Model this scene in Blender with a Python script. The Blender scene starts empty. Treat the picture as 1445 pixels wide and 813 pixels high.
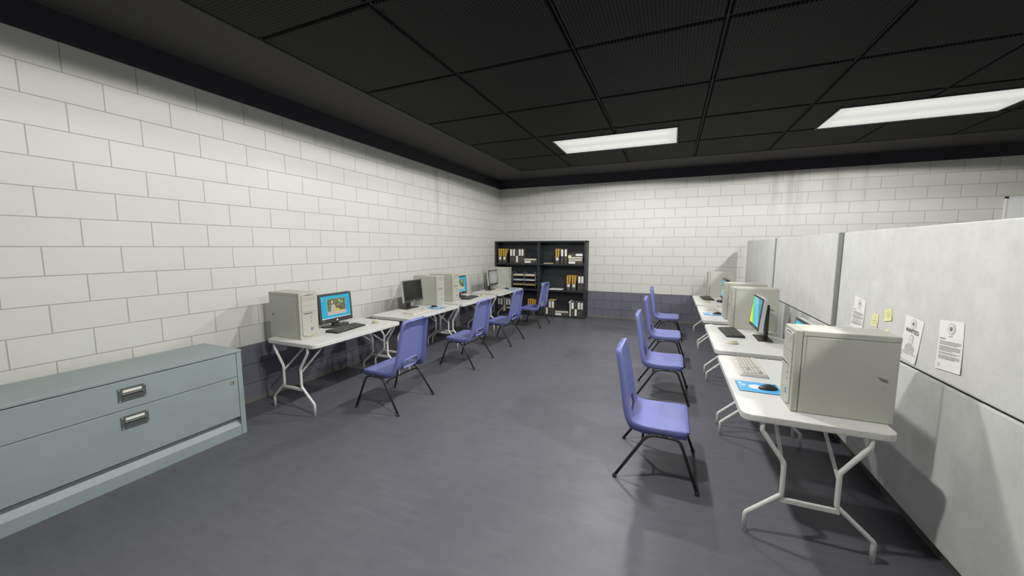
import bpy, bmesh, math, random
from mathutils import Vector, Matrix
random.seed(7)
SC = bpy.context.scene
COL = SC.collection
PI = math.pi

# ------------------------------------------------------------------ materials
def new_mat(name):
    m = bpy.data.materials.new(name); m.use_nodes = True
    nt = m.node_tree
    return m, nt, nt.nodes['Principled BSDF']

def node(nt, typ, **kw):
    n = nt.nodes.new(typ)
    for k, v in kw.items():
        setattr(n, k, v)
    return n

def math_node(nt, op, a, b=None, c=None):
    n = node(nt, 'ShaderNodeMath', operation=op)
    for i, v in enumerate((a, b, c)):
        if v is None: continue
        if isinstance(v, (int, float)): n.inputs[i].default_value = v
        else: nt.links.new(v, n.inputs[i])
    return n.outputs[0]

def mix_col(nt, fac, a, b, blend='MIX'):
    n = node(nt, 'ShaderNodeMix', data_type='RGBA', blend_type=blend)
    for sock, v in ((n.inputs[0], fac), (n.inputs[6], a), (n.inputs[7], b)):
        if isinstance(v, (int, float)): sock.default_value = v
        elif isinstance(v, tuple): sock.default_value = (*v, 1) if len(v) == 3 else v
        else: nt.links.new(v, sock)
    return n.outputs[2]

def obj_coords(nt):
    return node(nt, 'ShaderNodeTexCoord').outputs['Object']

def geo_pos(nt):
    return node(nt, 'ShaderNodeNewGeometry').outputs['Position']

def noise(nt, vec, scale, detail=4, rough=.55):
    n = node(nt, 'ShaderNodeTexNoise')
    n.inputs['Scale'].default_value = scale; n.inputs['Detail'].default_value = detail
    n.inputs['Roughness'].default_value = rough
    nt.links.new(vec, n.inputs['Vector'])
    return n.outputs['Fac']

def ramp(nt, fac, p0, p1):
    n = node(nt, 'ShaderNodeMapRange')
    n.inputs[1].default_value = p0; n.inputs[2].default_value = p1
    nt.links.new(fac, n.inputs[0])
    return n.outputs[0]

def plain(name, col, rough=.5, metal=0., spec=.5, var=.08, vscale=14, bump=0., bscale=120):
    """a solid colour with a faint mottling, so no surface is perfectly uniform"""
    m, nt, b = new_mat(name)
    oc = obj_coords(nt)
    f = noise(nt, oc, vscale)
    c = mix_col(nt, f, tuple(x*(1-var) for x in col), tuple(min(1, x*(1+var)) for x in col))
    nt.links.new(c, b.inputs['Base Color'])
    b.inputs['Roughness'].default_value = rough
    b.inputs['Metallic'].default_value = metal
    b.inputs['Specular IOR Level'].default_value = spec
    if bump:
        bn = node(nt, 'ShaderNodeBump'); bn.inputs['Strength'].default_value = bump
        bn.inputs['Distance'].default_value = .002
        nt.links.new(noise(nt, oc, bscale), bn.inputs['Height'])
        nt.links.new(bn.outputs[0], b.inputs['Normal'])
    return m

def emitter(name, col, strength):
    m, nt, b = new_mat(name)
    b.inputs['Base Color'].default_value = (.015, .015, .015, 1)
    b.inputs['Emission Color'].default_value = (*col, 1)
    b.inputs['Emission Strength'].default_value = strength
    b.inputs['Roughness'].default_value = .35
    return m

ROWH = 3.0285/15
BRW = .40644
PURPLE_TOP = ROWH*3
def block_wall(name, along, phase, streaks=()):
    """painted concrete block: white above, slate purple for the lowest three courses"""
    m, nt, b = new_mat(name)
    pos = geo_pos(nt)
    sep = node(nt, 'ShaderNodeSeparateXYZ'); nt.links.new(pos, sep.inputs[0])
    a = math_node(nt, 'ADD', sep.outputs[along], phase)
    comb = node(nt, 'ShaderNodeCombineXYZ')
    nt.links.new(a, comb.inputs[0]); nt.links.new(sep.outputs[2], comb.inputs[1])
    br = node(nt, 'ShaderNodeTexBrick')
    nt.links.new(comb.outputs[0], br.inputs['Vector'])
    br.offset = .5; br.offset_frequency = 2; br.squash_frequency = 2; br.squash = 1
    br.inputs['Scale'].default_value = 1
    br.inputs['Mortar Size'].default_value = .0042
    br.inputs['Mortar Smooth'].default_value = .3
    br.inputs['Brick Width'].default_value = BRW
    br.inputs['Row Height'].default_value = ROWH
    br.inputs['Bias'].default_value = 0
    br.inputs['Color1'].default_value = (.0, .0, .0, 1); br.inputs['Color2'].default_value = (1, 1, 1, 1)
    mort = br.outputs['Fac']
    big = noise(nt, pos, 1.3, 3); fine = noise(nt, pos, 55, 5, .7); mid = noise(nt, pos, 9, 4)
    white = mix_col(nt, big, (.575, .572, .540), (.640, .637, .605))
    white = mix_col(nt, math_node(nt, 'MULTIPLY', br.outputs['Color'], .16), white, (.53, .525, .49))
    pits = ramp(nt, fine, .62, .70)
    white = mix_col(nt, math_node(nt, 'MULTIPLY', pits, .35), white, (.34, .33, .30))
    white = mix_col(nt, math_node(nt, 'MULTIPLY', mort, .72), white, (.29, .28, .25))
    purp = mix_col(nt, mid, (.130, .129, .165), (.162, .160, .200))
    purp = mix_col(nt, math_node(nt, 'MULTIPLY', mort, .75), purp, (.03, .03, .04))
    # wavering lower paint edge and the scuffed dirty strip at the skirting
    edge = math_node(nt, 'ADD', sep.outputs[2], math_node(nt, 'MULTIPLY', math_node(nt, 'SUBTRACT', mid, .5), .012))
    isw = ramp(nt, edge, PURPLE_TOP-.002, PURPLE_TOP+.002)
    col = mix_col(nt, isw, purp, white)
    dirt = math_node(nt, 'MULTIPLY', ramp(nt, math_node(nt, 'ADD', sep.outputs[2], math_node(nt, 'MULTIPLY', mid, .09)), .115, .055), .8)
    col = mix_col(nt, dirt, col, (.20, .185, .14))
    # brownish drip streaks
    for (c0, wd, z0, amt) in streaks:
        d = math_node(nt, 'ABSOLUTE', math_node(nt, 'SUBTRACT', sep.outputs[along], c0))
        band = ramp(nt, d, wd, wd*.35)
        st = node(nt, 'ShaderNodeMapping'); st.inputs['Scale'].default_value = (9, 9, .35)
        nt.links.new(pos, st.inputs[0])
        f = math_node(nt, 'MULTIPLY', band, math_node(nt, 'MULTIPLY', ramp(nt, noise(nt, st.outputs[0], 1.0), .3, .7), amt))
        f = math_node(nt, 'MULTIPLY', f, ramp(nt, sep.outputs[2], z0-.4, z0+.5))
        col = mix_col(nt, f, col, (.36, .305, .285))
    nt.links.new(col, b.inputs['Base Color'])
    b.inputs['Roughness'].default_value = .62
    b.inputs['Specular IOR Level'].default_value = .3
    bn = node(nt, 'ShaderNodeBump'); bn.inputs['Strength'].default_value = .55; bn.inputs['Distance'].default_value = .006
    h = math_node(nt, 'SUBTRACT', math_node(nt, 'MULTIPLY', fine, .22), math_node(nt, 'ADD', mort, math_node(nt, 'MULTIPLY', pits, .2)))
    nt.links.new(h, bn.inputs['Height']); nt.links.new(bn.outputs[0], b.inputs['Normal'])
    return m

def floor_mat():
    m, nt, b = new_mat('floor_paint')
    pos = geo_pos(nt)
    big = noise(nt, pos, 1.1, 5, .6); mid = noise(nt, pos, 7, 6, .7)
    st = node(nt, 'ShaderNodeMapping'); st.inputs['Scale'].default_value = (2.5, 16, 1); st.inputs['Rotation'].default_value = (0, 0, .5)
    nt.links.new(pos, st.inputs[0]); smear = noise(nt, st.outputs[0], 1.2, 4)
    c = mix_col(nt, big, (.098, .099, .117), (.120, .121, .140))
    c = mix_col(nt, math_node(nt, 'MULTIPLY', ramp(nt, mid, .5, .72), .45), c, (.076, .077, .093))
    c = mix_col(nt, math_node(nt, 'MULTIPLY', ramp(nt, smear, .5, .72), .4), c, (.142, .143, .160))
    nt.links.new(c, b.inputs['Base Color'])
    r = node(nt, 'ShaderNodeMapRange'); nt.links.new(mid, r.inputs[0])
    r.inputs[3].default_value = .33; r.inputs[4].default_value = .46
    nt.links.new(r.outputs[0], b.inputs['Roughness'])
    b.inputs['Specular IOR Level'].default_value = .22
    bn = node(nt, 'ShaderNodeBump'); bn.inputs['Strength'].default_value = .12; bn.inputs['Distance'].default_value = .004
    nt.links.new(big, bn.inputs['Height']); nt.links.new(bn.outputs[0], b.inputs['Normal'])
    return m

def tile_mat():
    """charcoal perforated metal ceiling tile"""
    m, nt, b = new_mat('perforated_tile')
    pos = geo_pos(nt)
    sep = node(nt, 'ShaderNodeSeparateXYZ'); nt.links.new(pos, sep.inputs[0])
    sx = math_node(nt, 'SINE', math_node(nt, 'MULTIPLY', sep.outputs[0], 2*PI/.026))
    sy = math_node(nt, 'SINE', math_node(nt, 'MULTIPLY', sep.outputs[1], 2*PI/.026))
    hole = ramp(nt, math_node(nt, 'ADD', sx, sy), .35, 1.0)
    c = mix_col(nt, hole, (.031, .0305, .030), (.004, .004, .004))
    nt.links.new(c, b.inputs['Base Color'])
    b.inputs['Roughness'].default_value = .7; b.inputs['Specular IOR Level'].default_value = .12
    bn = node(nt, 'ShaderNodeBump'); bn.inputs['Strength'].default_value = .6; bn.inputs['Distance'].default_value = .006; bn.invert = True
    nt.links.new(hole, bn.inputs['Height']); nt.links.new(bn.outputs[0], b.inputs['Normal'])
    return m

def tabletop_mat():
    m, nt, b = new_mat('white_tabletop')
    oc = obj_coords(nt)
    sep = node(nt, 'ShaderNodeSeparateXYZ'); nt.links.new(oc, sep.inputs[0])
    mid = noise(nt, oc, 6, 5, .65); fine = noise(nt, oc, 24, 5, .7)
    c = mix_col(nt, mid, (.62, .617, .60), (.68, .677, .665))
    ex = math_node(nt, 'MAXIMUM', math_node(nt, 'SUBTRACT', math_node(nt, 'ABSOLUTE', sep.outputs[0]), .335-.012),
                   math_node(nt, 'SUBTRACT', math_node(nt, 'ABSOLUTE', sep.outputs[1]), .6175-.012))
    edge = ramp(nt, ex, 0, .012)
    f = math_node(nt, 'MULTIPLY', edge, math_node(nt, 'MULTIPLY', ramp(nt, fine, .52, .72), .45))
    c = mix_col(nt, f, c, (.50, .38, .26))
    nt.links.new(c, b.inputs['Base Color'])
    b.inputs['Roughness'].default_value = .45
    return m

def partition_mat():
    m, nt, b = new_mat('partition_fabric')
    pos = geo_pos(nt)
    st = node(nt, 'ShaderNodeMapping'); st.inputs['Scale'].default_value = (1, 1.3, 1.0); nt.links.new(pos, st.inputs[0])
    big = noise(nt, st.outputs[0], 3.4, 8, .72); mid = noise(nt, pos, 16, 6, .72); fine = noise(nt, pos, 260, 2)
    c = mix_col(nt, ramp(nt, big, .3, .72), (.56, .56, .545), (.67, .67, .655))
    c = mix_col(nt, math_node(nt, 'MULTIPLY', ramp(nt, mid, .52, .8), .45), c, (.47, .47, .458))
    nt.links.new(c, b.inputs['Base Color'])
    b.inputs['Roughness'].default_value = .85; b.inputs['Specular IOR Level'].default_value = .2
    bn = node(nt, 'ShaderNodeBump'); bn.inputs['Strength'].default_value = .25; bn.inputs['Distance'].default_value = .002
    nt.links.new(fine, bn.inputs['Height']); nt.links.new(bn.outputs[0], b.inputs['Normal'])
    return m

def diffuser_mat():
    """prismatic diffuser with two tubes glowing behind it"""
    m, nt, b = new_mat('lamp_diffuser')
    oc = obj_coords(nt)
    sep = node(nt, 'ShaderNodeSeparateXYZ'); nt.links.new(oc, sep.inputs[0])
    d = math_node(nt, 'ABSOLUTE', math_node(nt, 'SUBTRACT', math_node(nt, 'ABSOLUTE', sep.outputs[1]), .20))
    g = ramp(nt, d, .22, .03)
    ends = ramp(nt, math_node(nt, 'ABSOLUTE', sep.outputs[0]), .87, .72)
    s = math_node(nt, 'ADD', .545, math_node(nt, 'MULTIPLY', math_node(nt, 'MULTIPLY', g, ends), .15))
    b.inputs['Base Color'].default_value = (.1, .1, .1, 1)
    b.inputs['Emission Color'].default_value = (1, .995, .95, 1)
    nt.links.new(s, b.inputs['Emission Strength'])
    b.inputs['Roughness'].default_value = .3
    return m

def rainbow_mat():
    """screen saver picture: curved bands yellow, green, cyan, blue"""
    m, nt, b = new_mat('screen_rainbow')
    oc = obj_coords(nt)
    sep = node(nt, 'ShaderNodeSeparateXYZ'); nt.links.new(oc, sep.inputs[0])
    y = sep.outputs[1]; z = math_node(nt, 'SUBTRACT', sep.outputs[2], .11)
    v = math_node(nt, 'ADD', math_node(nt, 'MULTIPLY', math_node(nt, 'ADD', y, .2), 1.95), math_node(nt, 'MULTIPLY', z, 1.55))
    v = math_node(nt, 'SUBTRACT', v, math_node(nt, 'MULTIPLY', math_node(nt, 'MULTIPLY', z, z), .9))
    cr = node(nt, 'ShaderNodeValToRGB'); nt.links.new(v, cr.inputs[0])
    els = cr.color_ramp.elements
    els[0].position = .0; els[0].color = (.95, .85, .01, 1)
    els[1].position = 1; els[1].color = (.02, .25, .30, 1)
    for p, c in ((.26, (.75, .85, .01)), (.36, (.08, .70, .02)), (.46, (.03, .62, .30)), (.58, (.05, .50, .80)), (.74, (.18, .55, .85)), (.88, (.02, .30, .40))):
        e = els.new(p); e.color = (*c, 1)
    nt.links.new(cr.outputs[0], b.inputs['Emission Color']); b.inputs['Emission Strength'].default_value = .95
    b.inputs['Base Color'].default_value = (.01, .01, .01, 1); b.inputs['Roughness'].default_value = .25
    return m

def sheen_screen():
    """a switched-off screen, its grey reflection painted as emission, paler in the middle"""
    m, nt, b = new_mat('screen_painted_sheen')
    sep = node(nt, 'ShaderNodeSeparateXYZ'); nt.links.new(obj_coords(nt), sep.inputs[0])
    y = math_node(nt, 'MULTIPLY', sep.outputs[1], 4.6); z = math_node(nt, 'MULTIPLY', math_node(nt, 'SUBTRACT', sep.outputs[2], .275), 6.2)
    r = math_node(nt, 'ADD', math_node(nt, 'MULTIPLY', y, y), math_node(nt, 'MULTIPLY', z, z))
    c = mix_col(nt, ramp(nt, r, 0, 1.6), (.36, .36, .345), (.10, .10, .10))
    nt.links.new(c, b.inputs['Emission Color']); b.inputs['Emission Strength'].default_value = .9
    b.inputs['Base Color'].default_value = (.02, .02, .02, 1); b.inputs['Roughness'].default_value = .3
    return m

def leafy_mat():
    m, nt, b = new_mat('screen_greenery')
    f = noise(nt, obj_coords(nt), 60, 5, .7)
    cr = node(nt, 'ShaderNodeValToRGB'); nt.links.new(f, cr.inputs[0])
    e = cr.color_ramp.elements
    e[0].position = .35; e[0].color = (.02, .025, .012, 1); e[1].position = .7; e[1].color = (.30, .34, .14, 1)
    nt.links.new(cr.outputs[0], b.inputs['Emission Color']); b.inputs['Emission Strength'].default_value = .9
    b.inputs['Base Color'].default_value = (.01, .01, .01, 1)
    return m

M = {}
M['wall_left'] = block_wall('block_wall_left', 1, -.8396 + 40*BRW + BRW/2, [(-2.75, .10, 2.0, .5), (-2.35, .06, 2.0, .35)])
M['wall_back'] = block_wall('block_wall_back', 0, -.5503 + 20*BRW + BRW/2, [(5.72, .09, 2.3, .55), (6.02, .16, 2.3, .7), (6.62, .14, 2.4, .6), (7.05, .07, 2.4, .45)])
M['wall_plain'] = block_wall('block_wall_other', 1, 0)
M['floor'] = floor_mat()
M['tile'] = tile_mat()
M['grid'] = plain('ceiling_grid', (.021, .021, .021), .6, spec=.2)
M['soffit'] = plain('soffit_paint', (.068, .065, .064), .8, spec=.2, var=.05)
M['navy'] = plain('navy_band', (.019, .019, .029), .6, var=.2, vscale=4)
M['top'] = tabletop_mat()
M['leg_paint'] = plain('table_leg_paint', (.70, .70, .675), .4, spec=.5)
M['case'] = plain('pc_case', (.475, .48, .42), .5, var=.05, vscale=5)
M['bezel'] = plain('pc_bezel', (.43, .43, .37), .45, var=.04)
M['bezel_dark'] = plain('pc_slot', (.05, .05, .045), .5)
M['bezel_line'] = plain('pc_groove', (.19, .19, .16), .6)
M['sticker_blue'] = plain('sticker_blue', (.05, .14, .27), .4)
M['sticker_grey'] = plain('sticker_grey', (.42, .42, .36), .4)
M['black'] = plain('black_plastic', (.028, .027, .026), .42, var=.15)
M['keys_black'] = plain('black_keys', (.085, .083, .077), .5, var=.2, vscale=80)
M['bezel_black'] = plain('monitor_bezel', (.042, .040, .039), .4, var=.1)
M['silver'] = plain('silver_shell', (.55, .56, .57), .35, metal=.3)
M['screen_off'] = plain('screen_off', (.012, .012, .013), .22, spec=.5, var=.02)
M['beige'] = plain('beige_plastic', (.52, .49, .36), .45, var=.06)
M['kb_white'] = plain('ivory_plastic', (.60, .565, .51), .5, var=.05)
M['kb_keys'] = plain('ivory_keys', (.60, .575, .53), .5, var=.1, vscale=90)
M['kb_gap'] = plain('ivory_key_well', (.27, .245, .21), .6)
M['pad'] = plain('mousepad_blue', (.10, .40, .74), .7, var=.05)
M['pad_edge'] = plain('mousepad_rubber', (.02, .03, .05), .8)
M['ink_white'] = plain('printed_white', (.80, .82, .84), .6, var=.03)
M['chair'] = plain('chair_plastic', (.162, .183, .43), .42, var=.07, vscale=5, spec=.4)
M['chair_frame'] = plain('chair_tube', (.021, .020, .016), .38, var=.3, vscale=30, spec=.5)
M['cap'] = plain('chair_glide', (.030, .025, .020), .6, var=.3)
M['cab'] = plain('cabinet_paint', (.275, .33, .34), .42, var=.09, vscale=3.5, spec=.45)
M['cab_gap'] = plain('cabinet_gap', (.035, .036, .034), .7)
M['handle'] = plain('handle_plate', (.125, .14, .13), .4, metal=.35, var=.15)
M['handle_dark'] = plain('handle_pocket', (.045, .048, .045), .6)
M['card'] = plain('label_card', (.78, .77, .72), .6)
M['brass'] = plain('lock_brass', (.42, .41, .33), .35, metal=.5)
M['shelf'] = plain('bookcase_steel', (.021, .026, .032), .5, var=.3, vscale=5)
M['binder'] = plain('binder_cover', (.060, .054, .050), .5, var=.15)
M['book_cover'] = plain('book_cover', (.075, .066, .060), .5, var=.15)
M['pages'] = plain('page_edges', (.62, .59, .52), .8, var=.12, vscale=60)
M['paper'] = plain('white_paper', (.80, .79, .76), .7, var=.03)
M['manila'] = plain('manila_card', (.62, .39, .07), .65, var=.12)
M['note'] = plain('sticky_note', (.78, .765, .40), .7, var=.04)
M['note_ink'] = plain('note_ink', (.42, .40, .17), .7)
M['ink'] = plain('print_ink', (.06, .06, .06), .7)
M['ink_grey'] = plain('print_grey', (.30, .30, .285), .7)
M['sketch'] = plain('sketch_grey', (.47, .47, .455), .7)
M['ring'] = plain('finger_ring', (.30, .22, .19), .4, metal=.4)
M['tray'] = plain('tray_blue_grey', (.20, .27, .34), .45)
M['wire'] = plain('tray_wire', (.34, .36, .37), .35, metal=.5)
M['cup'] = plain('cup_plastic', (.30, .38, .43), .4)
M['part'] = partition_mat()
M['post'] = plain('partition_post', (.23, .235, .23), .42, metal=.35, var=.2, vscale=9)
M['kick'] = plain('partition_kick', (.085, .09, .075), .55, var=.2)
M['gap'] = plain('dark_gap', (.015, .015, .015), .8)
M['diff'] = diffuser_mat()
M['lamp_frame'] = plain('lamp_frame', (.03, .03, .03), .5)
M['board'] = plain('whiteboard_face', (.76, .78, .79), .3, var=.02)
M['board_frame'] = plain('whiteboard_frame', (.72, .71, .68), .4)
M['scr_blue'] = emitter('screen_desktop_blue', (.006, .36, .58), 1.0)
M['scr_teal'] = emitter('screen_teal', (.02, .50, .58), 1.0)
M['scr_bar'] = emitter('screen_taskbar', (.45, .68, .78), .8)
M['scr_ground'] = emitter('screen_ground', (.58, .48, .38), .85)
M['scr_skin'] = emitter('screen_figure', (.62, .47, .36), .85)
M['scr_hair'] = emitter('screen_hair', (.72, .62, .45), .85)
M['scr_lime'] = emitter('screen_lime', (.45, .60, .05), .85)
M['scr_brown'] = emitter('screen_brown', (.16, .08, .05), .8)
M['scr_sheen'] = sheen_screen()
M['scr_white'] = emitter('screen_white', (.8, .85, .85), .8)
M['scr_leaf'] = leafy_mat()
M['scr_rainbow'] = rainbow_mat()
M['led'] = emitter('led_green', (.10, .38, .06), .8)
M['pen'] = plain('pen_plastic', (.08, .10, .16), .4)

# ------------------------------------------------------------------ mesh helpers
class MB:
    """collects shapes into one mesh; every shape may carry its own material"""
    def __init__(s):
        s.bm = bmesh.new(); s.mats = []
    def mi(s, m):
        if m not in s.mats: s.mats.append(m)
        return s.mats.index(m)
    def add(s, verts, faces, m, smooth=False):
        k = s.mi(m); vs = [s.bm.verts.new(v) for v in verts]; out = []
        for f in faces:
            try: fc = s.bm.faces.new([vs[i] for i in f])
            except ValueError: continue
            fc.material_index = k; fc.smooth = smooth; out.append(fc)
        return vs, out
    def box(s, a, b, m, bev=0., seg=2):
        x0, y0, z0 = a; x1, y1, z1 = b
        v = [(x0,y0,z0),(x1,y0,z0),(x1,y1,z0),(x0,y1,z0),(x0,y0,z1),(x1,y0,z1),(x1,y1,z1),(x0,y1,z1)]
        f = [(0,3,2,1),(4,5,6,7),(0,1,5,4),(1,2,6,5),(2,3,7,6),(3,0,4,7)]
        if not bev:
            return s.add(v, f, m)
        t = bmesh.new(); vs = [t.verts.new(p) for p in v]
        for q in f: t.faces.new([vs[i] for i in q])
        bmesh.ops.bevel(t, geom=list(t.edges), offset=bev, segments=seg, profile=.6, affect='EDGES')
        return s.merge(t, m, smooth=False)
    def merge(s, t, m, smooth=False):
        t.verts.ensure_lookup_table(); t.verts.index_update()
        r = s.add([p.co.copy() for p in t.verts], [[q.index for q in f.verts] for f in t.faces], m, smooth)
        t.free(); return r
    def prism(s, poly, lo, hi, axis, m, bev=0., smooth=False):
        """poly: 2D outline (counter-clockwise) extruded along an axis from lo to hi"""
        def P(u, w, h):
            return {0: (h, u, w), 1: (u, h, w), 2: (u, w, h)}[axis]
        n = len(poly)
        v = [P(u, w, lo) for u, w in poly] + [P(u, w, hi) for u, w in poly]
        f = [tuple(range(n))[::-1], tuple(range(n, 2*n))] + [(i, (i+1) % n, n+(i+1) % n, n+i) for i in range(n)]
        t = bmesh.new(); vs = [t.verts.new(p) for p in v]
        for q in f: t.faces.new([vs[i] for i in q])
        bmesh.ops.recalc_face_normals(t, faces=list(t.faces))
        if bev:
            caps = [e for e in t.edges if sum(len(fc.verts) == n for fc in e.link_faces) == 1]
            bmesh.ops.bevel(t, geom=caps, offset=bev, segments=2, profile=.6, affect='EDGES')
        return s.merge(t, m, smooth)
    def tube(s, pts, r, m, seg=10, fillet=0., r2=None):
        pts = [Vector(p) for p in pts]
        if fillet:
            q = [pts[0]]
            for i in range(1, len(pts)-1):
                a, b, c = pts[i-1], pts[i], pts[i+1]
                d1 = (a-b); d2 = (c-b); k = min(fillet, d1.length*.45, d2.length*.45)
                p1 = b+d1.normalized()*k; p2 = b+d2.normalized()*k
                for t in (0, .33, .67, 1):
                    q.append((1-t)**2*p1+2*t*(1-t)*b+t*t*p2)
            q.append(pts[-1]); pts = q
        n = len(pts); verts = []
        t0 = (pts[1]-pts[0]).normalized()
        up = Vector((0, 0, 1)) if abs(t0.z) < .9 else Vector((0, 1, 0))
        u = t0.cross(up).normalized()
        for i, p in enumerate(pts):
            if i == 0: t = t0
            elif i == n-1: t = (pts[-1]-pts[-2]).normalized()
            else: t = ((pts[i]-pts[i-1]).normalized()+(pts[i+1]-pts[i]).normalized()).normalized()
            u = (u-t*u.dot(t)).normalized(); w = t.cross(u)
            k = 1.0
            if 0 < i < n-1:
                ca = max(.5, t.dot((pts[i]-pts[i-1]).normalized())); k = 1/ca if not fillet else 1
            rr = r if r2 is None else r+(r2-r)*i/(n-1)
            for j in range(seg):
                a = 2*PI*j/seg
                verts.append(p+(u*math.cos(a)+w*math.sin(a))*rr*k)
        faces = [(i*seg+j, i*seg+(j+1) % seg, (i+1)*seg+(j+1) % seg, (i+1)*seg+j) for i in range(n-1) for j in range(seg)]
        k = s.mi(m)
        vs, fs = s.add(verts, faces, m, True)
        for ring in (vs[:seg][::-1], vs[-seg:]):
            fc = s.bm.faces.new(ring); fc.material_index = k
    def lathe(s, prof, m, seg=20, at=(0, 0, 0), smooth=True):
        v = []; n = len(prof)
        for r, z in prof:
            for j in range(seg):
                a = 2*PI*j/seg; v.append((at[0]+r*math.cos(a), at[1]+r*math.sin(a), at[2]+z))
        f = [(i*seg+j, i*seg+(j+1) % seg, (i+1)*seg+(j+1) % seg, (i+1)*seg+j) for i in range(n-1) for j in range(seg)]
        f += [tuple(range(seg))[::-1], tuple(range((n-1)*seg, n*seg))]
        s.add(v, f, m, smooth)
    def disc(s, c, u, w, ru, rw, m, seg=20):
        c, u, w = Vector(c), Vector(u), Vector(w)
        s.add([c+u*ru*math.cos(2*PI*j/seg)+w*rw*math.sin(2*PI*j/seg) for j in range(seg)], [tuple(range(seg))], m)
    def obj(s, name, parent=None, sharp=None):
        bmesh.ops.recalc_face_normals(s.bm, faces=list(s.bm.faces)) if sharp == 'recalc' else None
        me = bpy.data.meshes.new(name); s.bm.to_mesh(me); s.bm.free()
        for m in s.mats: me.materials.append(M[m])
        o = bpy.data.objects.new(name, me); COL.objects.link(o)
        if parent is not None: o.parent = parent
        return o

def rrect(hx, hy, r, n=5, cx=0, cy=0):
    out = []
    for sx, sy, a0 in ((1, 1, 0), (-1, 1, 90), (-1, -1, 180), (1, -1, 270)):
        for i in range(n+1):
            a = math.radians(a0+90*i/n)
            out.append((cx+sx*(hx-r)+r*math.cos(a), cy+sy*(hy-r)+r*math.sin(a)))
    return out

def tag(o, label=None, cat=None, group=None, kind=None):
    if label: o['label'] = label
    if cat: o['category'] = cat
    if group: o['group'] = group
    if kind: o['kind'] = kind
    return o

def thing(name, loc, rz=0.):
    o = bpy.data.objects.new(name, None); COL.objects.link(o)
    o.empty_display_size = .1; o.location = loc; o.rotation_euler = (0, 0, rz)
    return o

def copy_tree(src, parent=None):
    c = src.copy(); COL.objects.link(c); c.parent = parent
    for ch in list(src.children): copy_tree(ch, c)
    return c

class Kind:
    """first use places the prototype itself, later uses place copies of it and its parts"""
    def __init__(s, maker): s.maker = maker; s.proto = None
    def place(s, loc, rz, label, cat, group=None, rot=None):
        if s.proto is None: o = s.proto = s.maker()
        else: o = copy_tree(s.proto)
        o.location = loc; o.rotation_euler = rot if rot else (0, 0, rz)
        return tag(o, label, cat, group)

def structure(mb, name): return tag(mb.obj(name), kind='structure')

# ------------------------------------------------------------------ the room
RX, FY, CZ = 10.6, -11.0, 3.23           # right wall, wall behind the camera, ceiling height
WT = .2
b = MB(); b.box((-WT, FY-WT, -.1), (RX+WT, WT, 0), 'floor'); structure(b, 'floor')
b = MB(); b.box((-WT, FY, 0), (0, WT, CZ+.3), 'wall_left'); structure(b, 'wall_left')
b = MB(); b.box((0, 0, 0), (RX, WT, CZ+.3), 'wall_back'); structure(b, 'wall_back')
b = MB(); b.box((RX, FY, 0), (RX+WT, WT, CZ+.3), 'wall_plain'); structure(b, 'wall_right')
b = MB(); b.box((-WT, FY-WT, 0), (RX+WT, FY, CZ+.3), 'wall_plain'); structure(b, 'wall_front')
# navy band above the block work
ZT = 3.0285
b = MB(); b.box((0, FY+.012, ZT), (.012, 0, CZ), 'navy'); structure(b, 'trim_1')
b = MB(); b.box((.012, -.012, ZT), (RX, 0, CZ), 'navy'); structure(b, 'trim_2')
b = MB(); b.box((RX-.012, FY+.012, ZT), (RX, -.012, CZ), 'navy'); structure(b, 'trim_3')
b = MB(); b.box((0, FY, ZT), (RX, FY+.012, CZ), 'navy'); structure(b, 'trim_4')
# ceiling: plain soffit round the edge, perforated tiles in a dark grid inside
SX, SY = .918, -.905
TW = 1.118
LAMPS = [(3.095, -2.44), (6.61, -2.44), (3.095, -7.05), (6.61, -7.20)]
LHX, LHY = .875, .415
c = MB()
c.box((0, FY, CZ), (SX, 0, CZ+.25), 'soffit'); c.box((SX, SY, CZ), (RX, 0, CZ+.25), 'soffit')
c.box((SX, FY, CZ+.05), (RX, SY, CZ+.25), 'grid')
def add_tile(x0, x1, y0, y1):
    c.box((x0, y0, CZ+.004), (x1, y1, CZ+.052), 'tile', .014, 2)
xs = [SX+.014]; gx = []
x = SX+TW
while x < RX-.02: gx.append(x); x += TW
gy = []; y = SY-TW
while y > FY+.02: gy.append(y); y -= TW
xe = [SX+.016]+gx+[RX-.01]; ye = [SY-.016]+gy+[FY+.01]
G = .022
for i in range(len(xe)-1):
    for j in range(len(ye)-1):
        x0 = xe[i]+(G if i else 0); x1 = xe[i+1]-G; y1 = ye[j]-(G if j else 0); y0 = ye[j+1]+G
        rects = [(x0, x1, y0, y1)]
        for lx, ly in LAMPS:                      # leave the lamp openings free
            a0, a1, b0, b1 = lx-LHX-.02, lx+LHX+.02, ly-LHY-.02, ly+LHY+.02
            nxt = []
            for (p0, p1, q0, q1) in rects:
                if p1 <= a0 or p0 >= a1 or q1 <= b0 or q0 >= b1: nxt.append((p0, p1, q0, q1)); continue
                if p0 < a0: nxt.append((p0, a0, q0, q1))
                if p1 > a1: nxt.append((a1, p1, q0, q1))
                m0, m1 = max(p0, a0), min(p1, a1)
                if q0 < b0: nxt.append((m0, m1, q0, b0))
                if q1 > b1: nxt.append((m0, m1, b1, q1))
            rects = nxt
        for (p0, p1, q0, q1) in rects:
            if p1-p0 > .03 and q1-q0 > .03: add_tile(p0, p1, q0, q1)
# raised double ribs running along the grid lines
for x in gx:
    c.box((x-.008, FY, CZ+.016), (x+.008, SY, CZ+.052), 'grid', .004, 1)
for y in gy:
    c.box((SX, y-.008, CZ+.017), (RX, y+.008, CZ+.0525), 'grid', .004, 1)
structure(c, 'ceiling')

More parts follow.
